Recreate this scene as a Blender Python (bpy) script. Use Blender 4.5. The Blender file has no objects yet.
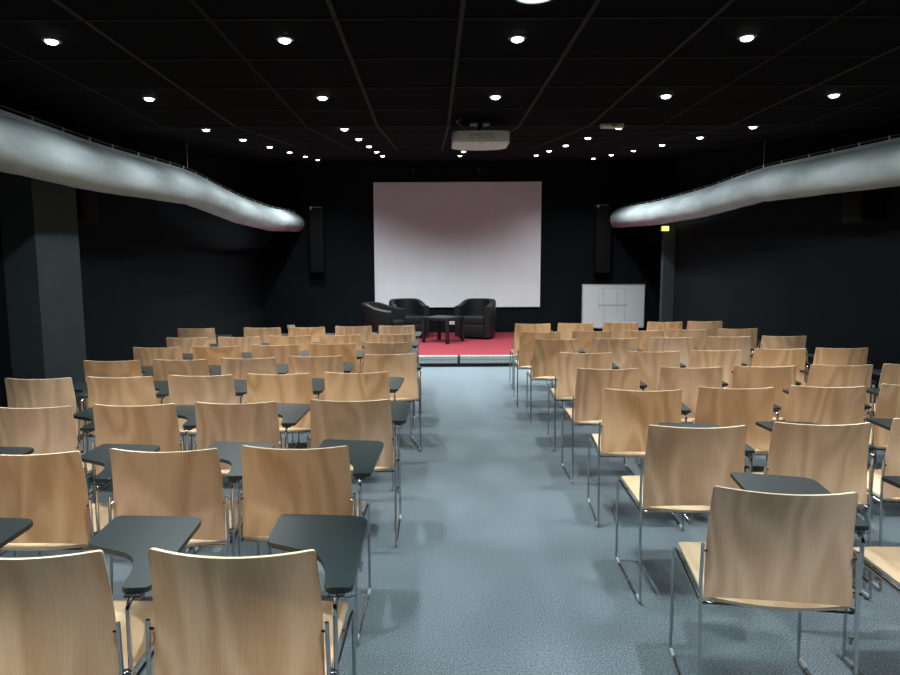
import bpy, bmesh, math, random
from mathutils import Vector, Matrix
random.seed(4)
C = bpy.context.scene.collection
PI = math.pi

# ------------------------------------------------------------------ materials
def mat(name, col, rough=.5, metal=0.0, spec=.5, emit=None, es=0.0):
    m = bpy.data.materials.new(name); m.use_nodes = True
    b = m.node_tree.nodes['Principled BSDF']
    b.inputs['Base Color'].default_value = (*col, 1)
    b.inputs['Roughness'].default_value = rough
    b.inputs['Metallic'].default_value = metal
    b.inputs['Specular IOR Level'].default_value = spec
    if emit:
        b.inputs['Emission Color'].default_value = (*emit, 1)
        b.inputs['Emission Strength'].default_value = es
    return m

def N(m, kind, **kw):
    n = m.node_tree.nodes.new(kind)
    for k, v in kw.items():
        if k in n.inputs: n.inputs[k].default_value = v
        else: setattr(n, k, v)
    return n
def L(m, a, b): m.node_tree.links.new(a, b)
def bsdf(m): return m.node_tree.nodes['Principled BSDF']

def noise_tint(m, c1, c2, scale, detail=4, stretch=(1, 1, 1), bump=0.0, lo=.3, hi=.7, dist=.002, nrough=.5):
    tc = N(m, 'ShaderNodeTexCoord'); mp = N(m, 'ShaderNodeMapping'); mp.inputs['Scale'].default_value = stretch
    L(m, tc.outputs['Object'], mp.inputs['Vector'])
    nz = N(m, 'ShaderNodeTexNoise', Scale=scale, Detail=detail, Roughness=nrough); L(m, mp.outputs[0], nz.inputs['Vector'])
    r = N(m, 'ShaderNodeValToRGB'); e = r.color_ramp.elements
    e[0].position = lo; e[1].position = hi; e[0].color = (*c1, 1); e[1].color = (*c2, 1)
    L(m, nz.outputs['Fac'], r.inputs['Fac']); L(m, r.outputs[0], bsdf(m).inputs['Base Color'])
    if bump:
        b = N(m, 'ShaderNodeBump', Strength=bump, Distance=dist); L(m, nz.outputs['Fac'], b.inputs['Height'])
        L(m, b.outputs[0], bsdf(m).inputs['Normal'])
    return m

def wood(name, light, dark, vary=.12):
    m = mat(name, light, .42, spec=.35)
    tc = N(m, 'ShaderNodeTexCoord'); oi = N(m, 'ShaderNodeObjectInfo')
    off = N(m, 'ShaderNodeVectorMath', operation='SCALE'); off.inputs[0].default_value = (37, 11, 53)
    L(m, oi.outputs['Random'], off.inputs['Scale'])
    ad = N(m, 'ShaderNodeVectorMath', operation='ADD')
    L(m, tc.outputs['Object'], ad.inputs[0]); L(m, off.outputs[0], ad.inputs[1])
    mp = N(m, 'ShaderNodeMapping'); mp.inputs['Scale'].default_value = (4.2, 1.5, 1.25); L(m, ad.outputs[0], mp.inputs['Vector'])
    big = N(m, 'ShaderNodeTexNoise', Scale=1.0, Detail=1.5, Distortion=.35); L(m, mp.outputs[0], big.inputs['Vector'])
    k = N(m, 'ShaderNodeMath', operation='MULTIPLY'); k.inputs[1].default_value = 40; L(m, big.outputs['Fac'], k.inputs[0])
    s = N(m, 'ShaderNodeMath', operation='SINE'); L(m, k.outputs[0], s.inputs[0])
    mp2 = N(m, 'ShaderNodeMapping'); mp2.inputs['Scale'].default_value = (260, 60, 9); L(m, ad.outputs[0], mp2.inputs['Vector'])
    fib = N(m, 'ShaderNodeTexNoise', Scale=1.0, Detail=3); L(m, mp2.outputs[0], fib.inputs['Vector'])
    # grain = .5 + .16*sin + .5*(fib-.5)
    a = N(m, 'ShaderNodeMath', operation='MULTIPLY_ADD'); a.inputs[1].default_value = .23; a.inputs[2].default_value = .25
    L(m, s.outputs[0], a.inputs[0])
    f = N(m, 'ShaderNodeMath', operation='MULTIPLY_ADD'); f.inputs[1].default_value = .5
    L(m, fib.outputs['Fac'], f.inputs[0]); L(m, a.outputs[0], f.inputs[2])
    r = N(m, 'ShaderNodeValToRGB'); e = r.color_ramp.elements
    e[0].position = .15; e[1].position = .85; e[0].color = (*light, 1); e[1].color = (*dark, 1)
    L(m, f.outputs[0], r.inputs['Fac'])
    hs = N(m, 'ShaderNodeHueSaturation'); L(m, r.outputs[0], hs.inputs['Color'])
    mr = N(m, 'ShaderNodeMapRange'); mr.inputs['To Min'].default_value = 1 - vary; mr.inputs['To Max'].default_value = 1 + vary
    L(m, oi.outputs['Random'], mr.inputs['Value']); L(m, mr.outputs[0], hs.inputs['Value'])
    L(m, mr.outputs[0], hs.inputs['Saturation'])
    L(m, hs.outputs[0], bsdf(m).inputs['Base Color'])
    return m

M = {}
M['ply'] = wood('birch_plywood', (.93, .635, .395), (.67, .395, .215))
M['seatply'] = wood('seat_plywood', (.74, .57, .38), (.58, .40, .23), .05)
M['plyedge'] = mat('plywood_edge', (.80, .66, .47), .5)
M['chrome'] = mat('chrome_tube', (.50, .505, .51), .16, 1)
M['glide'] = mat('clear_plastic_glide', (.75, .78, .8), .25)
bsdf(M['glide']).inputs['Transmission Weight'].default_value = .4
M['tablet'] = noise_tint(mat('writing_tablet_laminate', (.03, .036, .038), .34, spec=.5), (.012, .022, .0235), (.017, .029, .031), 400, 2)
M['plastic'] = mat('black_plastic', (.012, .012, .013), .4)
M['carpet'] = noise_tint(mat('blue_grey_carpet', (.1, .15, .2), .95, spec=.1), (.044, .062, .073), (.250, .300, .328), 150, 7, bump=.25, dist=.003, lo=.42, hi=.58, nrough=.85)
M['red'] = noise_tint(mat('red_carpet', (.5, .03, .05), .95, spec=.1), (.19, .026, .036), (.26, .040, .054), 160, 5, bump=.5)
M['wall'] = noise_tint(mat('black_wall_paint', (.015, .02, .023), .9, spec=.1), (.0038, .0064, .0078), (.0054, .0085, .0102), 3, 5)
M['pillar'] = noise_tint(mat('dark_pillar_paint', (.03, .045, .05), .8, spec=.2), (.034, .046, .050), (.042, .055, .060), 4, 4)
M['ceil'] = noise_tint(mat('black_ceiling_tile', (.012, .012, .014), .95, spec=.05), (.0035, .0034, .0038), (.005, .0048, .0054), 30, 4)
M['tee'] = mat('ceiling_main_tee', (.034, .027, .029), .8, spec=.1)
M['tee2'] = mat('ceiling_cross_tee', (.012, .0105, .0115), .8, spec=.1)
M['fabric'] = noise_tint(mat('white_duct_fabric', (.4, .44, .45), .8, spec=.2), (.33, .375, .385), (.43, .475, .485), 9, 5, (1, .35, 1), bump=.25, dist=.02)
M['steel'] = mat('galvanised_steel', (.45, .46, .47), .35, .9)
M['cable'] = mat('dark_cable', (.05, .05, .05), .5)
M['screen'] = noise_tint(mat('matt_projection_screen', (.74, .72, .73), .9, spec=.1), (.69, .70, .73), (.74, .75, .78), 2, 2)
M['leather'] = noise_tint(mat('black_leather', (.012, .013, .014), .40, spec=.4), (.006, .0065, .007), (.009, .0096, .0102), 60, 4, bump=.15)
M['speaker'] = mat('black_speaker_cloth', (.006, .0062, .0066), .85, spec=.15)
M['blackwood'] = mat('black_table_finish', (.014, .014, .015), .35)
M['alu'] = noise_tint(mat('brushed_aluminium', (.6, .62, .62), .38, .55), (.50, .53, .53), (.64, .66, .66), 14, 3, (3, 1, 1))
M['darkgap'] = mat('dark_rubber', (.02, .022, .024), .7)
M['whiteboard'] = mat('whiteboard_enamel', (.70, .79, .81), .3)
M['reflection'] = mat('faint_reflection_grey', (.40, .46, .47), .5)
M['proj'] = mat('projector_shell', (.66, .62, .58), .5)
M['projtext'] = mat('projector_lettering', (.25, .26, .28), .5)
M['plate'] = mat('white_socket_plate', (.55, .55, .53), .4)
M['bracket'] = mat('pale_bracket', (.45, .43, .40), .5)
M['beige'] = mat('beige_housing', (.60, .52, .42), .5)
M['lens'] = mat('lit_lamp_lens', (1, 1, 1), .5, emit=(.90, .96, 1.0), es=14); M['lens'].cycles.emission_sampling = 'NONE'
M['biglens'] = mat('lit_cyan_white_lens', (1, 1, 1), .5, emit=(.62, .93, 1.0), es=14)
M['biglens'].cycles.emission_sampling = 'NONE'
M['ring'] = mat('downlight_trim_ring', (.10, .10, .11), .4)
M['exit'] = mat('lit_exit_lens', (.8, .8, .1), .5, emit=(.95, .85, .16), es=1.6)

# ------------------------------------------------------------------ mesh helpers
def obj(name, bm, m, parent=None, smooth=True, loc=None, rot=None, ang=40):
    me = bpy.data.meshes.new(name)
    bmesh.ops.remove_doubles(bm, verts=bm.verts, dist=1e-6)
    bmesh.ops.recalc_face_normals(bm, faces=bm.faces)
    bm.to_mesh(me); bm.free()
    for x in (m if isinstance(m, (list, tuple)) else [m]): me.materials.append(x)
    if smooth:
        me.shade_smooth()
        try: me.set_sharp_from_angle(angle=math.radians(ang))
        except Exception: pass
    o = bpy.data.objects.new(name, me); C.objects.link(o)
    if parent: o.parent = parent
    if loc: o.location = loc
    if rot: o.rotation_euler = rot
    return o
def box(bm, x0, x1, y0, y1, z0, z1, bev=0.0, mi=0, seg=2):
    vs = [bm.verts.new((x, y, z)) for x in (x0, x1) for y in (y0, y1) for z in (z0, z1)]
    idx = [(0, 1, 3, 2), (4, 6, 7, 5), (0, 4, 5, 1), (2, 3, 7, 6), (0, 2, 6, 4), (1, 5, 7, 3)]
    fs = [bm.faces.new([vs[i] for i in q]) for q in idx]
    for f in fs: f.material_index = mi
    if bev:
        es = list({e for f in fs for e in f.edges})
        r = bmesh.ops.bevel(bm, geom=es, offset=bev, segments=seg, affect='EDGES', profile=.5)
        for f in r['faces']: f.material_index = mi
    return bm
def fillet(pts, rad, seg=5):
    pts = [Vector(p) for p in pts]; out = [pts[0]]
    for i in range(1, len(pts) - 1):
        a, b, c = pts[i - 1], pts[i], pts[i + 1]
        u, v = (a - b), (c - b); r = min(rad, u.length * .45, v.length * .45)
        p, q = b + u.normalized() * r, b + v.normalized() * r
        for k in range(seg + 1):
            t = k / seg; out.append(p * (1 - t) ** 2 + b * 2 * t * (1 - t) + q * t * t)
    out.append(pts[-1]); return out
def tube(bm, pts, r, n=8, mi=0, caps=True):
    pts = [Vector(p) for p in pts]; rings = []
    t0 = (pts[1] - pts[0]).normalized()
    up = Vector((0, 0, 1)) if abs(t0.z) < .9 else Vector((1, 0, 0))
    nx = t0.cross(up).normalized()
    for i, p in enumerate(pts):
        t = (pts[min(i + 1, len(pts) - 1)] - pts[max(i - 1, 0)]).normalized()
        nx = (nx - t * nx.dot(t)).normalized(); ny = t.cross(nx)
        rr = r[i] if isinstance(r, (list, tuple)) else r
        rings.append([bm.verts.new(p + (nx * math.cos(2 * PI * k / n) + ny * math.sin(2 * PI * k / n)) * rr) for k in range(n)])
    for a, b in zip(rings, rings[1:]):
        for k in range(n):
            f = bm.faces.new((a[k], a[(k + 1) % n], b[(k + 1) % n], b[k])); f.material_index = mi
    if caps:
        bm.faces.new(rings[0][::-1]).material_index = mi; bm.faces.new(rings[-1]).material_index = mi
    return bm
def lathe(bm, prof, n=20, mi=0, c=(0, 0)):
    rings = []
    for r, z in prof:
        rings.append([bm.verts.new((c[0] + r * math.cos(2 * PI * k / n), c[1] + r * math.sin(2 * PI * k / n), z)) for k in range(n)])
    for a, b in zip(rings, rings[1:]):
        for k in range(n): bm.faces.new((a[k], a[(k + 1) % n], b[(k + 1) % n], b[k])).material_index = mi
    bm.faces.new(rings[0]).material_index = mi; bm.faces.new(rings[-1]).material_index = mi
    return bm
def slab(bm, top, bot, mi_top=0, mi_edge=1):
    """closed sheet from two equal grids of points"""
    R, Q = len(top), len(top[0])
    T = [[bm.verts.new(p) for p in row] for row in top]; B = [[bm.verts.new(p) for p in row] for row in bot]
    for i in range(R - 1):
        for j in range(Q - 1):
            bm.faces.new((T[i][j], T[i][j + 1], T[i + 1][j + 1], T[i + 1][j])).material_index = mi_top
            bm.faces.new((B[i][j], B[i + 1][j], B[i + 1][j + 1], B[i][j + 1])).material_index = mi_top
    def e(a, b, c, d): bm.faces.new((a, b, c, d)).material_index = mi_edge
    for j in range(Q - 1):
        e(T[0][j], B[0][j], B[0][j + 1], T[0][j + 1]); e(T[-1][j], T[-1][j + 1], B[-1][j + 1], B[-1][j])
    for i in range(R - 1):
        e(T[i][0], T[i + 1][0], B[i + 1][0], B[i][0]); e(T[i][-1], B[i][-1], B[i + 1][-1], T[i + 1][-1])
    return bm
def prism(bm, pts, z0, z1, bev=0.0, seg=2):
    a = [bm.verts.new((x, y, z0)) for x, y in pts]; b = [bm.verts.new((x, y, z1)) for x, y in pts]
    f0 = bm.faces.new(a[::-1]); f1 = bm.faces.new(b); n = len(pts)
    for k in range(n): bm.faces.new((a[k], a[(k + 1) % n], b[(k + 1) % n], b[k]))
    if bev:
        es = list({e for f in (f0, f1) for e in f.edges})
        bmesh.ops.bevel(bm, geom=es, offset=bev, segments=seg, affect='EDGES', profile=.5)
    return bm
def thing(name, label, cat, loc=(0, 0, 0), rz=0.0, group=None):
    o = bpy.data.objects.new(name, None); C.objects.link(o)
    o.location = loc; o.rotation_euler = (0, 0, rz); o.empty_display_size = .1
    return tag(o, label, cat, group)
def tag(o, label, cat, group=None):
    o['label'] = label; o['category'] = cat
    if group: o['group'] = group
    return o
def struct(name, bm, m, smooth=False):
    o = obj(name, bm, m, smooth=smooth); o['kind'] = 'structure'; return o
def dup(root, loc, rz, label, group):
    r = root.copy(); C.objects.link(r); r.location = loc; r.rotation_euler = (0, 0, rz); r['label'] = label; r['group'] = group
    for ch in list(root.children):
        c = ch.copy(); C.objects.link(c); c.parent = r
        for g in list(ch.children):
            d = g.copy(); C.objects.link(d); d.parent = c
    return r

# ------------------------------------------------------------------ room
XL, XR, YB, YF = -3.4, 4.2, -3.2, 13.2      # left wall, right wall, rear wall, stage wall
XR2, YREC = 4.62, 11.5                       # recess beyond the slim pillar
HC, YBEND, SL = 2.705, 5.66, .112            # ceiling height, where it starts to climb, slope
def zc(y): return HC + max(0, y - YBEND) * SL
b = bmesh.new(); box(b, XL - .2, XR2 + .2, YB - .2, YF + .2, -.15, 0); struct('floor', b, M['carpet'])
b = bmesh.new(); box(b, XL - .15, XL, YB, YF, 0, 3.7); struct('wall_left', b, M['wall'])
b = bmesh.new(); box(b, XR, XR + .15, YB, YREC - .2, 0, 3.7); box(b, XR2, XR2 + .15, YREC - .2, YF, 0, 3.7); box(b, XR + .15, XR2, YREC - .35, YREC - .2, 0, 3.7)
struct('wall_right', b, M['wall'])
b = bmesh.new(); box(b, XL - .15, XR2 + .15, YF, YF + .15, 0, 3.7); struct('wall_front', b, M['wall'])
b = bmesh.new(); box(b, XL - .15, XR2 + .15, YB - .15, YB, 0, 3.7); struct('wall_back', b, M['wall'])
b = bmesh.new(); box(b, XL, -3.135, 5.2, 5.84, 0, zc(5.84)); struct('pillar_wide', b, M['pillar'])
b = bmesh.new(); box(b, 4.0, XR, YREC - .2, YREC - .1, 0, 2.24); struct('pillar_slim', b, M['pillar'])
# ceiling: flat part, climbing part and the exposed tee grid in one mesh
b = bmesh.new()
def sheet(y0, y1, x0, x1, th, dz=0, mi=0):
    v = [b.verts.new((x, y, zc(y) + dz + t)) for t in (0, th) for x, y in ((x0, y0), (x1, y0), (x1, y1), (x0, y1))]
    for q in ((3, 2, 1, 0), (4, 5, 6, 7), (0, 1, 5, 4), (1, 2, 6, 5), (2, 3, 7, 6), (3, 0, 4, 7)):
        b.faces.new([v[i] for i in q]).material_index = mi
sheet(YB - .1, YBEND, XL - .1, XR2 + .1, .12); sheet(YBEND, YF + .1, XL - .1, XR2 + .1, .12)
for k in range(-5, 7):
    x = .147 + .6 * k; mi = 1 if k in (-3, -1, 0, 1, 2, 4, 6) else 2
    sheet(YB, YBEND, x - .011, x + .011, .006, -.005, mi); sheet(YBEND, 9.0, x - .011, x + .011, .006, -.005, mi)
for k in range(-10, 5): y = 3.247 + .603 * k; sheet(y - .010, y + .010, XL, XR, .006, -.0055, 2)
for k in range(1, 7): y = YBEND + .577 * k; sheet(y - .010, y + .010, XL, XR, .006, -.0055, 2)
struct('ceiling', b, [M['ceil'], M['tee'], M['tee2']])

# ------------------------------------------------------------------ lights
ORD = ['first', 'second', 'third', 'fourth', 'fifth', 'sixth', 'seventh', 'eighth', 'ninth', 'tenth', 'eleventh', 'twelfth', 'thirteenth']
POWER = 78.0
def lamp_at(x, y, z, power, parent_name='downlight_beam', size=58, col=(.93, .98, 1.0), rad=.012, blend=.4):
    l = bpy.data.lights.new(parent_name, 'SPOT'); l.energy = power; l.color = col
    l.spot_size = math.radians(size); l.spot_blend = blend; l.shadow_soft_size = rad
    o = bpy.data.objects.new(parent_name, l); C.objects.link(o); o.location = (x, y, z); return o
proto = thing('ceiling_downlight', 'x', 'ceiling light')
b = bmesh.new(); lathe(b, [(.032, .004), (.032, -.006), (.042, -.006), (.048, -.001), (.048, .004)], 24)
obj('trim_ring', b, M['ring'], proto)
b = bmesh.new(); lathe(b, [(.0001, .002), (.031, .002), (.031, -.006), (.028, -.012), (.020, -.017), (.010, -.0195), (.0001, -.020)], 20)
obj('lens', b, M['lens'], proto)
cols = [-1.97, -.758, .452, 1.645, 2.82]
first = True
ys = {k: (3.53 + 1.175 * k if k < 2 else 5.86 + 1.142 * (k - 2)) for k in range(-4, 8)}
missing = {(1, -4), (2, -4), (3, -4), (1, 7), (2, 7), (3, 7), (0, -4), (4, -4), (2, -1), (2, 2)}
for ci, x in enumerate(cols):
    for k in range(-4, 8):
        if (ci, k) in missing: continue
        y = ys[k]
        lab = 'small round ceiling downlight, %s line from the wide pillar wall, %s row from the screen' % (ORD[ci], ORD[7 - k])
        loc = (x, y, zc(y)); tilt = math.atan(SL) if y > YBEND else 0
        if first: o = proto; o.location = loc; o['label'] = lab; o['group'] = 'recessed downlights in the black ceiling'; first = False
        else: o = dup(proto, loc, 0, lab, 'recessed downlights in the black ceiling')
        o.rotation_euler = (tilt, 0, 0)
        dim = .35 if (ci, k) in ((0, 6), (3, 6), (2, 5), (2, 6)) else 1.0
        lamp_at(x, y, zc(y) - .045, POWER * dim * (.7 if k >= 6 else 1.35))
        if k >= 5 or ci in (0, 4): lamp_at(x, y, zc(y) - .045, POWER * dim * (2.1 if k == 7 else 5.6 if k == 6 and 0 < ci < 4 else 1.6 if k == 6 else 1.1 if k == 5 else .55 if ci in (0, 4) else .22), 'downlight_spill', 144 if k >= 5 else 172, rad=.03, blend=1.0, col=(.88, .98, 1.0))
t = thing('round_ceiling_lamp', 'large round cyan-white ceiling lamp over the aisle, bigger than all the downlights', 'ceiling light', (.452, 2.94, HC))
b = bmesh.new(); lathe(b, [(.086, .002), (.088, -.020), (.100, -.020), (.104, -.012), (.104, .002)], 32); obj('trim_ring', b, M['ring'], t)
b = bmesh.new(); lathe(b, [(.0001, .001), (.0855, .001), (.0855, -.014), (.06, -.022), (.0001, -.025)], 32); obj('lens', b, M['biglens'], t)
lamp_at(.452, 2.94, HC - .04, POWER * 1.1, 'round_lamp_beam', col=(.75, .95, 1.0), rad=.08)

# ------------------------------------------------------------------ screen, sockets, whiteboard
t = thing('projection_screen', 'large plain white projection screen on the black wall behind the stage', 'projection screen', (.52, YF, .68))
b = bmesh.new(); box(b, -1.67, 1.67, -.045, -.010, 0, 2.49, .004); obj('screen_surface', b, M['screen'], t, smooth=False)
b = bmesh.new(); box(b, -1.60, 1.60, -.010, 0, .05, 2.44); obj('backing_frame', b, M['darkgap'], t, smooth=False)
for hx in (-.87, .42):
    b = bmesh.new(); tube(b, [(hx, -.012, 2.44), (hx, -.012, 2.73)], .004, 6); box(b, hx - .015, hx + .015, -.03, -.001, 2.71, 2.75, .003); obj('hanger', b, [M['cable']], t)
    b2 = bmesh.new(); lathe(b2, [(.010, 0), (.016, .008), (.010, .02)], 12, c=(hx, -.035)); 
    for v in b2.verts: v.co.z += 2.72
    o = obj('hook', b2, M['steel'], t)
def socket(x, z, label):
    t = thing('wall_socket', label, 'wall socket', (x, YF, z), group='white double sockets on the stage wall')
    b = bmesh.new(); box(b, -.078, .078, -.012, 0, -.036, .036, .004); obj('plate', b, M['plate'], t)
    for s in (-.037, .037):
        b = bmesh.new(); tube(b, [(s, -.0115, 0), (s, -.014, 0)], .020, 16); obj('outlet', b, M['bracket'], t)
socket(.43, .36, 'white double wall socket seen under the low black table on the stage')
socket(-2.87, .30, 'white double wall socket low on the black wall above the first chair row')

t = thing('whiteboard', 'pale whiteboard with faint grey lines, low on the black stage wall', 'whiteboard', (3.675, YF - .01, .255))
b = bmesh.new(); box(b, -.62, .62, -.030, 0, 0, .865, .003); obj('writing_panel', b, M['whiteboard'], t, smooth=False)
b = bmesh.new()
for a in ((-.635, .635, -.036, 0, -.012, .006), (-.635, .635, -.036, 0, .859, .877), (-.635, -.618, -.036, 0, .006, .859), (.618, .635, -.036, 0, .006, .859)): box(b, *a, .002)
obj('board_frame', b, M['alu'], t)
b = bmesh.new(); box(b, -.3, .3, -.085, -.034, -.016, -.006, .002); box(b, -.3, .3, -.085, -.079, -.006, .010, .001); obj('pen_tray', b, M['alu'], t)
b = bmesh.new(); yy = (-.0315, -.0298)  # reflections in the board, painted as thin grey strips on the panel
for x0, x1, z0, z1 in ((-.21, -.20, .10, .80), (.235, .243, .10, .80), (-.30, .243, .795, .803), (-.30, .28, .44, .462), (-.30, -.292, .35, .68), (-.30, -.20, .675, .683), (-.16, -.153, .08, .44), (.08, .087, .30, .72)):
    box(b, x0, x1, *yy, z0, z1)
obj('reflection_lines', b, M['reflection'], t, smooth=False)

# ------------------------------------------------------------------ stage
t = thing('stage', 'low stage platform with bright red carpet and metal front edge', 'stage', (0, 9.74, 0))
SH = .165; SZ = SH + .0025
b = bmesh.new(); box(b, XL + .01, XR - .01, .075, YF - 9.745, .012, SH); obj('red_carpet', b, M['red'], t, smooth=False)
for x0, x1 in ((XL + .01, .385), (.425, XR - .01)):
    b = bmesh.new()
    prof = [(.075, .050), (.010, .050), (.004, .056), (.004, .092), (.016, .098), (.016, .108), (.004, .114), (.004, .158), (.010, SH + .002), (.085, SH + .002), (.085, SH - .002), (.075, SH - .002)]
    A = [b.verts.new((x0, y, z)) for y, z in prof]; Bv = [b.verts.new((x1, y, z)) for y, z in prof]
    for k in range(len(prof)): b.faces.new((A[k], A[(k + 1) % len(prof)], Bv[(k + 1) % len(prof)], Bv[k]))
    b.faces.new(A[::-1]); b.faces.new(Bv); obj('edge_profile', b, M['alu'], t, smooth=False)
b = bmesh.new(); box(b, .387, .423, -.006, .074, 0, SH - .01, .003); obj('profile_joint', b, M['darkgap'], t)
b = bmesh.new(); box(b, XL + .01, XR - .01, .020, .074, 0, .049); box(b, XL + .01, .386, .002, .019, .018, .024); box(b, .424, XR - .01, .002, .019, .018, .024); obj('kick_plate', b, M['darkgap'], t, smooth=False)

# ------------------------------------------------------------------ tub armchairs and table on the stage
def tub(loc, rz, label):
    t = thing('tub_armchair', label, 'armchair', loc, rz, 'black leather tub armchairs on the stage')
    path = []
    for k in range(5): path.append((-.29, -.30 + .30 * k / 4))
    for k in range(1, 20):
        a = PI - PI * k / 20; path.append((.29 * math.cos(a), .31 * math.sin(a)))
    for k in range(5): path.append((.29, -.30 * k / 4))
    n = len(path); rings = []
    b = bmesh.new()
    for i, (x, y) in enumerate(path):
        s = i / (n - 1); u = 1 - abs(2 * s - 1)
        q_ = min(1, u * 1.55); h = .61 + .115 * (3 * q_ * q_ - 2 * q_ ** 3)
        p0, p1 = Vector(path[max(0, i - 1)]), Vector(path[min(n - 1, i + 1)]); d = (p1 - p0).normalized(); nn = Vector((-d.y, d.x))
        w = .052; ring = []
        prof = [(w * .86, .035), (w, h * .5), (w * 1.1, h - .04), (w * .95, h - .012), (w * .5, h), (-w * .5, h), (-w * .95, h - .012), (-w, h - .04), (-w, .40), (-w, .035)]
        for o_, z in prof: ring.append(b.verts.new((x + nn.x * o_ + 0, y + nn.y * o_, z)))
        rings.append(ring)
    for A, Bv in zip(rings, rings[1:]):
        m_ = len(A)
        for k in range(m_): b.faces.new((A[k], A[(k + 1) % m_], Bv[(k + 1) % m_], Bv[k]))
    b.faces.new(rings[0][::-1]); b.faces.new(rings[-1])
    obj('tub_shell', b, M['leather'], t, ang=50)
    b = bmesh.new(); pts = [(-.234, -.325), (.234, -.325)] + [(.234 * math.cos(a), max(0, .25 * math.sin(a))) for a in [PI * k / 14 for k in range(15)]]
    prism(b, pts, .27, .42, .02); obj('seat_cushion', b, M['leather'], t)
    b = bmesh.new(); prism(b, [(x * .99, y * .97) for x, y in pts], .035, .268, .008); obj('front_panel', b, M['leather'], t)
    for sx in (-.25, .25):
        for sy in (-.24, .18):
            b = bmesh.new(); lathe(b, [(.018, 0), (.022, .036)], 12, c=(sx, sy)); obj('foot', b, M['plastic'], t)
    return t
tub((-.86, 11.22, SZ), math.radians(72), 'black tub armchair turned sideways, facing the low table from the pillar side')
tub((-.47, 12.36, SZ), math.radians(18), 'black tub armchair standing between the other two, its curved back against the screen')
tub((.86, 12.25, SZ), math.radians(-24), 'black tub armchair standing alone beside the low table on the whiteboard side')
t = thing('low_table', 'small square low black table between the armchairs on the red stage', 'table', (.20, 11.57, SZ), math.radians(-34))
b = bmesh.new(); box(b, -.275, .275, -.275, .275, .40, .45, .003); obj('tabletop', b, M['blackwood'], t)
for sx in (-1, 1):
    for sy in (-1, 1):
        b = bmesh.new(); x, y = sx * .25, sy * .25; box(b, x - .025, x + .025, y - .025, y + .025, 0, .40, .002); obj('leg', b, M['blackwood'], t)

# ------------------------------------------------------------------ loudspeakers
def column_speaker(x, z0, z1, w, rz, label):
    t = thing('column_loudspeaker', label, 'loudspeaker', (x, YF - .115, z0), rz, 'column loudspeakers on the stage wall')
    h = z1 - z0
    b = bmesh.new(); prism(b, [(-w / 2, -.10), (w / 2, -.10), (w / 2, .02), (w / 3, .10), (-w / 3, .10), (-w / 2, .02)], 0, h, .006); obj('cabinet', b, M['speaker'], t, ang=30)
    b = bmesh.new(); box(b, -w / 2 + .012, w / 2 - .012, -.109, -.100, .02, h - .02, .003)
    obj('grille', b, M['speaker'], t)
    b = bmesh.new(); box(b, -w / 2 + .01, w / 2 - .04, -.03, .11, h + .001, h + .022, .002); box(b, -w / 2 + .02, -w / 2 + .045, -.115, -.03, h - .04, h + .022, .002); obj('bracket', b, M['bracket'], t)
column_speaker(-2.27, 1.40, 2.67, .27, 0, 'tall black column loudspeaker on the stage wall at the end of the pillar-side duct')
column_speaker(3.40, 1.36, 2.68, .30, 0, 'tall black column loudspeaker on the stage wall above the whiteboard')
def box_speaker(x, y, z, s, label):
    t = thing('wall_mounted_loudspeaker', label, 'loudspeaker', (x, y, z), 0, 'box loudspeakers on the side walls')
    b = bmesh.new(); box(b, 0, s * .22, -.15, .15, -.19, .19, .008); obj('cabinet', b, M['speaker'], t)
    b = bmesh.new(); box(b, s * .22, s * .228, -.135, .135, -.175, .175, .002); obj('grille', b, M['speaker'], t)
    b = bmesh.new(); tube(b, [(s * .12, -.10, .19), (s * .12, -.10, .225)], .012, 10); obj('bracket', b, M['bracket'], t)
box_speaker(XL, 6.15, 2.13, 1, 'small black box loudspeaker on the wall just behind the wide pillar under the duct')
box_speaker(XR, 6.25, 2.11, -1, 'small black box loudspeaker on the whiteboard-side wall under the duct')

# ------------------------------------------------------------------ exit sign, emergency fitting, projector
t = thing('exit_sign', 'small glowing yellow exit sign high on the slim pillar', 'exit sign', (4.0, YREC - .2, 2.135))
b = bmesh.new(); box(b, -.068, .068, -.05, 0, -.046, .046, .006); obj('housing', b, M['beige'], t)
b = bmesh.new(); box(b, -.060, .060, -.054, -.050, -.038, .038, .002); obj('lens', b, M['exit'], t)
l = bpy.data.lights.new('exit_glow', 'POINT'); l.energy = .25; l.color = (1, .9, .25); l.shadow_soft_size = .04
o = bpy.data.objects.new('exit_glow', l); C.objects.link(o); o.location = (4.0, YREC - .33, 2.13)
t = thing('ceiling_emergency_light', 'flat beige rectangular fitting on the ceiling beside the projector', 'ceiling fitting', (1.53, 5.64, HC))
b = bmesh.new(); box(b, -.105, .085, -.055, .015, -.035, .002, .010); obj('housing', b, M['beige'], t)
b = bmesh.new(); box(b, -.02, .02, -.059, -.055, -.026, -.012, .001); obj('label_plate', b, M['cable'], t)

t = thing('projector', 'white ceiling-mounted projector with rounded corners above the aisle', 'projector', (.405, 5.53, 2.515))
def rr(w, d, r, front=.045, n=6):
    pts = []
    for cx, cy, a0 in ((w / 2 - r, d / 2 - r, 0), (-w / 2 + r, d / 2 - r, 90), (-w / 2 + r, -d / 2 + r, 180), (w / 2 - r, -d / 2 + r, 270)):
        for k in range(n + 1):
            a = math.radians(a0 + 90 * k / n); pts.append((cx + r * math.cos(a), cy + r * math.sin(a)))
        if a0 == 0:
            for k in range(1, 8):
                x = (w / 2 - r) * (1 - 2 * k / 8); pts.append((x, d / 2 + front * (1 - (x / (w / 2 - r)) ** 2)))
    return pts
b = bmesh.new(); prism(b, rr(.46, .36, .05), 0, .088, .010); obj('shell', b, M['proj'], t, ang=35)
b = bmesh.new(); box(b, -.018, .018, -.125, -.115, -.0015, .004); obj('sensor_window', b, M['plastic'], t)
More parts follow.
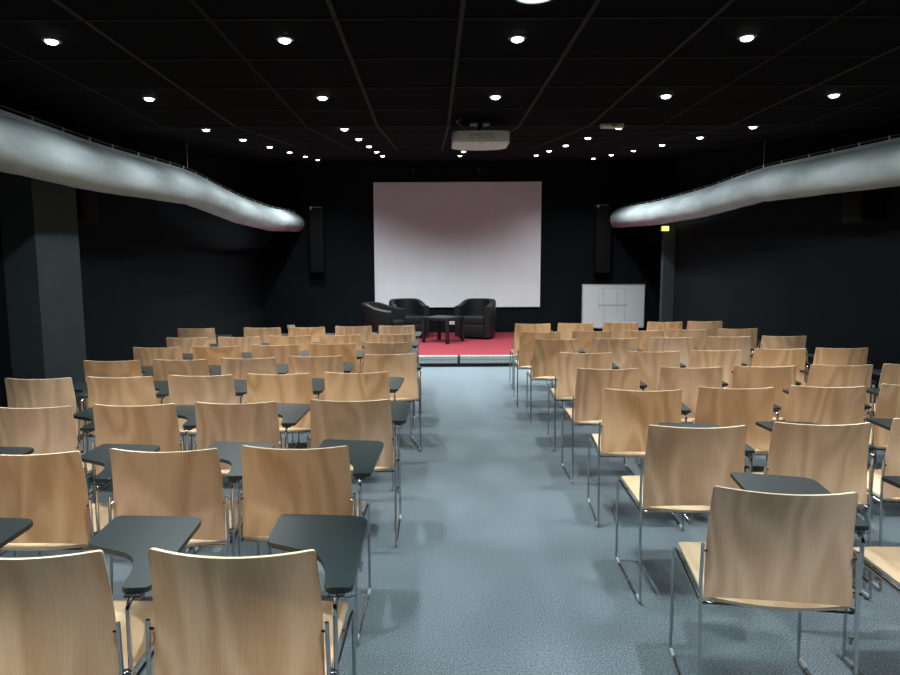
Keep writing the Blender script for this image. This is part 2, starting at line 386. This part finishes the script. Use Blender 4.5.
b = bmesh.new(); tube(b, [(.07, .20, .045), (.07, .245, .045)], .035, 20); obj('lens', b, M['plastic'], t)
b = bmesh.new(); box(b, -.10, .10, -.10, .08, .089, .105, .004); tube(b, [(0, 0, .10), (0, 0, .186)], .024, 14); box(b, -.08, .08, -.08, .08, .172, .189, .003); obj('ceiling_mount', b, M['plastic'], t)
tx = bpy.data.curves.new('lettering', 'FONT'); tx.body = 'EPSON'; tx.size = .062; tx.align_x = 'CENTER'; tx.align_y = 'CENTER'; tx.extrude = .0008; tx.space_character = 1.1
to = bpy.data.objects.new('lettering_outline', tx); tx.materials.append(M['projtext']); C.objects.link(to); bpy.context.view_layer.update()
lm = bpy.data.meshes.new_from_object(to.evaluated_get(bpy.context.evaluated_depsgraph_get())); bpy.data.objects.remove(to)
o = bpy.data.objects.new('lettering', lm); C.objects.link(o); o.parent = t; o.location = (0, -.1812, .045); o.rotation_euler = (PI / 2, 0, 0)
b = bmesh.new(); tube(b, fillet([(-.16, -.10, .19), (-.21, -.12, .17), (-.13, -.03, .14), (-.14, .0, .092)], .05), .004, 6); obj('cable', b, M['bracket'], t)

# ------------------------------------------------------------------ fabric air ducts
def catmull(P, n):
    out = []
    P = [Vector(p) for p in P]; Q = [2 * P[0] - P[1]] + P + [2 * P[-1] - P[-2]]
    for i in range(1, len(Q) - 2):
        a, b_, c, d = Q[i - 1], Q[i], Q[i + 1], Q[i + 2]
        for k in range(n):
            t_ = k / n
            out.append(.5 * ((2 * b_) + (c - a) * t_ + (2 * a - 5 * b_ + 4 * c - d) * t_ ** 2 + (3 * b_ - a - 3 * c + d) * t_ ** 3))
    out.append(P[-1]); return out
def duct(ctrl, rad, kink, label, wires, seed):
    t = thing('hanging_air_duct', label, 'air duct', ctrl[0], 0, 'white fabric air ducts along the side walls')
    o0 = Vector(ctrl[0]); rnd = random.Random(seed)
    path = []
    for i, (a, c) in enumerate(zip(ctrl, ctrl[1:])):
        n = max(2, int((Vector(c) - Vector(a)).length / .12))
        for k in range(n): path.append(Vector(a).lerp(Vector(c), k / n))
    path.append(Vector(ctrl[-1]))
    # soften the corners a little
    for _ in range(6): path = [path[0]] + [(path[i - 1] + path[i] * 2 + path[i + 1]) / 4 for i in range(1, len(path) - 1)] + [path[-1]]
    b = bmesh.new(); n = 32; rings = []
    ph = [rnd.uniform(0, 6) for _ in range(6)]
    for i, p in enumerate(path):
        y = p.y; ring = []
        pin = math.exp(-((y - kink) / .10) ** 2)                      # crease where the wire pulls it up
        for k in range(n):
            a = 2 * PI * k / n; ca, sa = math.cos(a), math.sin(a)
            w = 1 + .011 * math.sin(y * 3.1 + ph[0] + 2 * a) + .007 * math.sin(y * 7.3 + ph[1] - 3 * a) + .008 * math.sin(y * 15 + ph[2] + a)
            w -= .10 * pin * max(0, -sa) ** 2
            q_ = max(0, sa); x_, z_ = rad * .94 * w * ca * (1 - .42 * q_ ** 3), rad * .935 * w * sa * (1 + .10 * q_ ** 4) - rad * .065
            ring.append(b.verts.new((p.x - o0.x + x_, y - o0.y, p.z - o0.z + z_)))
        rings.append(ring)
    for A, Bv in zip(rings, rings[1:]):
        for k in range(n): b.faces.new((A[k], A[(k + 1) % n], Bv[(k + 1) % n], Bv[k]))
    b.faces.new(rings[0]); b.faces.new(rings[-1][::-1])
    obj('duct_sleeve', b, M['fabric'], t, ang=60)
    b = bmesh.new(); hp = path[::2] + ([path[-1]] if len(path) % 2 == 0 else [])
    slab(b, [[(p.x - o0.x - .003, p.y - o0.y, p.z - o0.z + rad * .94 + h) for p in hp] for h in (0, .034)], [[(p.x - o0.x + .003, p.y - o0.y, p.z - o0.z + rad * .94 + h) for p in hp] for h in (0, .034)], 0, 0)
    obj('hem_strip', b, M['fabric'], t)
    top = lambda p: (p.x - o0.x, p.y - o0.y, p.z - o0.z + rad + .048)
    b = bmesh.new(); tube(b, [top(p) for p in path], .005, 6); obj('track_cable', b, M['cable'], t)
    # clips every 40 cm
    d = 0; last = path[0]; nxt = .2
    cb = bmesh.new(); box(cb, -.004, .004, -.007, .007, -.012, .020, .002); box(cb, -.006, .006, -.009, .009, .020, .040, .003)
    cm = None
    for p in path[1:]:
        d += (p - last).length; last = p
        if d >= nxt and p.y > 1.5:
            nxt += .40; loc = (p.x - o0.x, p.y - o0.y, p.z - o0.z + rad + .015)
            if cm is None: c = obj('clip', cb, M['steel'], t, loc=loc); cm = c.data
            else:
                c = bpy.data.objects.new('clip', cm); C.objects.link(c); c.parent = t; c.location = loc
        elif d >= nxt: nxt += .40
    for wy in wires:
        p = min(path, key=lambda q: abs(q.y - wy)); x, y, z = top(p)
        b = bmesh.new(); tube(b, [(x, y, z), (x, y, zc(p.y) - o0.z)], .004, 6); obj('suspension_wire', b, M['steel'], t)
    return t
duct([(-2.72, -2.9, 2.31), (-2.72, 4.2, 2.32), (-2.72, 5.45, 2.325), (-2.74, 7.48, 2.41), (-2.73, 9.35, 2.315), (-2.71, 11.05, 2.30), (-2.70, 13.15, 2.39)], .182, 7.48,
     'long white fabric air duct hanging along the wide-pillar wall', (-.5, 7.48), 3)
duct([(3.70, -2.9, 2.20), (3.70, 5.26, 2.315), (3.70, 7.40, 2.397), (3.70, 8.92, 2.345), (3.70, 10.7, 2.345), (3.68, 13.15, 2.43)], .178, 7.40,
     'long white fabric air duct hanging along the whiteboard-side wall', (-.5, 7.40), 8)

# ------------------------------------------------------------------ tablet chairs
def make_chair(name, tab_rot):
    t = thing(name, 'x', 'chair')
    HW, Z0, Z1 = .217, .434, .822
    def cy(x): return -.046 * (1 - (x / HW) ** 2)
    top, bot = [], []
    NZ = 12; US = [-1, -.992, -.975, -.95] + [-.9 + 1.8 * j / 16 for j in range(17)] + [.95, .975, .992, 1]
    for i in range(NZ + 1):
        v = i / NZ; rt, rb = [], []
        for u in US:
            zlo = Z0 + .030 * (1 - u * u) ** .8; zhi = Z1 - .004 * (1 - u * u)
            # rounded corners
            cr = .010; ex = HW - abs(u) * HW
            if ex < cr: zhi -= cr - math.sqrt(max(0, cr * cr - (cr - ex) ** 2))
            z = zlo + (zhi - zlo) * v
            hw = HW * (.995 + .055 * (1 - v) ** 1.2 + .010 * math.sin(PI * v))
            x = u * hw
            y = cy(u * HW) + .014 * math.sin(PI * v) - .012 * (v ** 3)
            sl = .046 * 2 * u / HW; nl = math.hypot(sl, 1); nx_, ny_ = -sl / nl, 1 / nl
            rt.append((x, y, z)); rb.append((x + nx_ * .011, y + ny_ * .011, z))
        top.append(rt); bot.append(rb)
    b = bmesh.new(); slab(b, top, bot); obj('backrest', b, [M['ply'], M['plyedge']], t, ang=35)
    top, bot = [], []
    for i in range(13):
        v = i / 12; rt, rb = [], []
        for j in range(13):
            u = -1 + 2 * j / 12
            yr = -.044 * (1 - u * u) + .014; yf = .452 - .012 * u ** 4
            y = yr + (yf - yr) * v
            x = u * (.222 if v < .9 else .222 - .010 * ((v - .9) / .1) ** 2)
            z = .436 + .014 * v - .010 * math.sin(PI * v) * (1 - u * u) - (.014 * ((v - .85) / .15) ** 2 if v > .85 else 0)
            rt.append((x, y, z)); rb.append((x, y, z - .011))
        top.append(rt); bot.append(rb)
    b = bmesh.new(); slab(b, top, bot); obj('seat', b, [M['seatply'], M['plyedge']], t, ang=35)
    R = .0062
    for s in (-1, 1):
        b = bmesh.new(); tube(b, [(s * .2395, -.050, .020), (s * .2375, -.014, .30), (s * .2375, .002, .50), (s * .2345, .004, .62)], R); tube(b, [(s * .2345, .004, .595), (s * .220, .006, .595)], .004, 6)
        obj('leg', b, M['chrome'], t)
        b = bmesh.new(); tube(b, fillet([(s * .2375, .400, .020), (s * .235, .420, .427), (s * .233, .36, .424)], .03), R); obj('leg', b, M['chrome'], t)
        b = bmesh.new(); tube(b, fillet([(s * .2395, -.050, .024), (s * .2393, -.052, .009), (s * .2378, .402, .009), (s * .2375, .400, .024)], .02), R); obj('runner', b, M['chrome'], t)
        for y in (-.018, .362):
            b = bmesh.new(); box(b, s * .2385 - .0075, s * .2385 + .0075, y - .028, y + .028, 0, .021, .006); obj('glide', b, M['glide'], t)
    b = bmesh.new()
    for s in (-1, 1): tube(b, [(s * .233, .37, .424), (s * .2365, .004, .418)], R)
    tube(b, [(-.237, .004, .416), (.237, .004, .416)], .0055); tube(b, [(-.229, .33, .405), (.229, .33, .405)], .0055)
    obj('seat_frame', b, M['chrome'], t)
    # writing tablet, origin at its pivot
    px, py = .2535, .06
    raw = [(-.020, .572, .02), (.284, .550, .048), (.294, .060, .018), (.218, .056, .018), (.205, .17, .05), (.165, .262, .07), (-.012, .345, .022)]
    P = [(Vector((x - px, y - py)), r) for x, y, r in raw]; out = []
    for i, (p, r) in enumerate(P):
        a, c = P[i - 1][0], P[(i + 1) % len(P)][0]; u, v = a - p, c - p; rr_ = min(r, u.length * .48, v.length * .48)
        q0, q1 = p + u.normalized() * rr_, p + v.normalized() * rr_
        for k in range(6): w = k / 5; q = q0 * (1 - w) ** 2 + p * 2 * w * (1 - w) + q1 * w * w; out.append((q.x, q.y))
    out = out[::-1]
    b = bmesh.new(); prism(b, out, -.007, .009, .002, 1); tb = obj('tablet', b, M['tablet'], t, loc=(px, py, .678), rot=(0, 0, tab_rot), ang=24)
    b = bmesh.new(); box(b, -.025, .02, -.012, .10, -.014, -.0072, .002); obj('hinge', b, M['plastic'], tb)
    b = bmesh.new(); tube(b, fillet([(px - .002, .018, .285), (px, .022, .662), (px, .062, .6665)], .02), .0068); obj('tablet_post', b, M['chrome'], t)
    b = bmesh.new(); box(b, .231, px + .007, .012, .028, .30, .325, .004); obj('post_clamp', b, M['chrome'], t)
    b = bmesh.new(); box(b, .231, px + .007, .006, .028, .46, .48, .004); obj('post_clamp', b, M['chrome'], t)
    return t
# rows counted from the camera; (x, y) where the top corners of the backrest stand
LEFT = {8: ([(-2.73, 7.50), (-1.98, 7.56), (-1.47, 7.60), (-.93, 7.68), (-.42, 7.74)], 0),
        7: ([(-2.47, 6.54), (-1.965, 6.59), (-1.46, 6.65), (-.95, 6.72), (-.43, 6.77)], 0),
        6: ([(-2.45, 5.76), (-1.94, 5.81), (-1.43, 5.89), (-.92, 5.96), (-.42, 6.04)], 0),
        5: ([(-2.46, 4.95), (-1.95, 4.99), (-1.44, 5.05), (-.93, 5.14), (-.34, 5.24)], -1),
        4: ([(-2.555, 4.17), (-2.045, 4.21), (-1.535, 4.26), (-1.025, 4.30), (-.51, 4.34)], 0),
        3: ([(-2.08, 3.31), (-1.56, 3.35), (-1.04, 3.39), (-.44, 3.44)], 0),
        2: ([(-2.16, 2.45), (-1.59, 2.48), (-1.06, 2.51), (-.55, 2.54)], -1),
        1: ([(-1.63, 1.58), (-1.05, 1.59), (-.51, 1.59)], -1)}
RIGHT = {8: ([(1.23, 7.90), (1.76, 7.94), (2.33, 8.00), (2.90, 8.07), (3.42, 8.12)], -1),
         7: ([(1.16, 6.93), (1.73, 6.98), (2.31, 7.04), (2.83, 7.12), (3.39, 7.18)], -1),
         6: ([(1.20, 6.24), (1.78, 6.29), (2.35, 6.34), (2.93, 6.38), (3.49, 6.41)], -2),
         5: ([(1.25, 5.26), (1.83, 5.32), (2.37, 5.38), (2.94, 5.45), (3.48, 5.48)], -2),
         4: ([(1.22, 4.45), (1.81, 4.49), (2.34, 4.52), (2.90, 4.56), (3.43, 4.58)], -2),
         3: ([(1.21, 3.68), (1.77, 3.73), (2.32, 3.76), (2.88, 3.80)], -4),
         2: ([(1.18, 2.84), (1.76, 2.88), (2.34, 2.93)], -3),
         1: ([(1.12, 2.01), (1.82, 1.97)], -5)}
def place_block(rows, tab_rot, side, group, extra, turn={}):
    proto = None
    for r in sorted(rows):
        pts, rot = rows[r]; n = len(pts)
        for i, (x, y) in enumerate(pts):
            seat = n - 1 - i if group.startswith('pillar') else i
            lab = 'pale plywood tablet chair, %s side, %s row from the stage, %s from the aisle' % (side, ORD[8 - r], ORD[seat])
            if seat == 0: lab = 'pale plywood tablet chair, %s side, %s row from the stage, beside the aisle' % (side, ORD[8 - r])
            rz = math.radians(rot + random.uniform(-1.2, 1.2) + extra.get((r, i), 0))
            if proto is None:
                proto = make_chair('tablet_chair', tab_rot); proto.location = (x, y, 0); proto.rotation_euler = (0, 0, rz)
                proto['label'] = lab; proto['group'] = group + ' block of tablet chairs'
                ch = proto
            else: ch = dup(proto, (x, y, 0), rz, lab, group + ' block of tablet chairs')
            a = turn.get((r, i), turn.get(r))
            if a is not None:
                for c in ch.children:
                    if c.name.split('.')[0] != 'tablet': continue
                    if side == 'wide-pillar' and r >= 4: c.location.x -= .022
                    c.rotation_euler = (0, 0, math.radians(a + random.uniform(-.8, .8)))
place_block(LEFT, 0, 'wide-pillar', 'pillar side', {(5, 4): 13}, {1: 1.5, (1, 1): 3.5, 2: -1.5, 3: -3, 4: 0, (4, 4): -4, 5: 2, (5, 4): -4, 6: 2, 7: 2, 8: 2, (8, 4): -3, (7, 4): -3, (6, 4): -3})
place_block(RIGHT, math.radians(-5), 'whiteboard', 'whiteboard side', {(1, 1): 4, (1, 0): -3, (3, 0): -3}, {(1, 0): -3, (1, 1): 3, 2: -4, (2, 1): 2, (2, 2): -2})

# ------------------------------------------------------------------ world and camera
w = bpy.data.worlds.new('World'); bpy.context.scene.world = w; w.use_nodes = True
w.node_tree.nodes['Background'].inputs[0].default_value = (.5, .6, .7, 1); w.node_tree.nodes['Background'].inputs[1].default_value = .0
cam = bpy.data.cameras.new('camera'); co = bpy.data.objects.new('camera', cam); C.objects.link(co)
cam.sensor_width = 36; cam.lens = 36 * 650 / 900; cam.shift_x = 18 / 900; cam.clip_start = .02
th = math.atan(72.5 / 650); rho = .005
F = Vector((0, math.cos(th), -math.sin(th))); U = Vector((0, math.sin(th), math.cos(th))); Rv = Vector((1, 0, 0))
R2 = Rv * math.cos(rho) - U * math.sin(rho); U2 = U * math.cos(rho) + Rv * math.sin(rho)
mx = Matrix((R2, U2, -F)).transposed().to_4x4(); mx.translation = (0, 0, 1.535); co.matrix_world = mx
sc = bpy.context.scene; sc.camera = co
sc.view_settings.view_transform = 'Standard'; sc.view_settings.look = 'None'; sc.view_settings.gamma = 1
sc.view_settings.use_curve_mapping = False; sc.view_settings.exposure = .12
sc.cycles.use_denoising = True; sc.cycles.use_adaptive_sampling = False
sc.cycles.max_bounces = 8; sc.cycles.diffuse_bounces = 4; sc.cycles.sample_clamp_indirect = 4
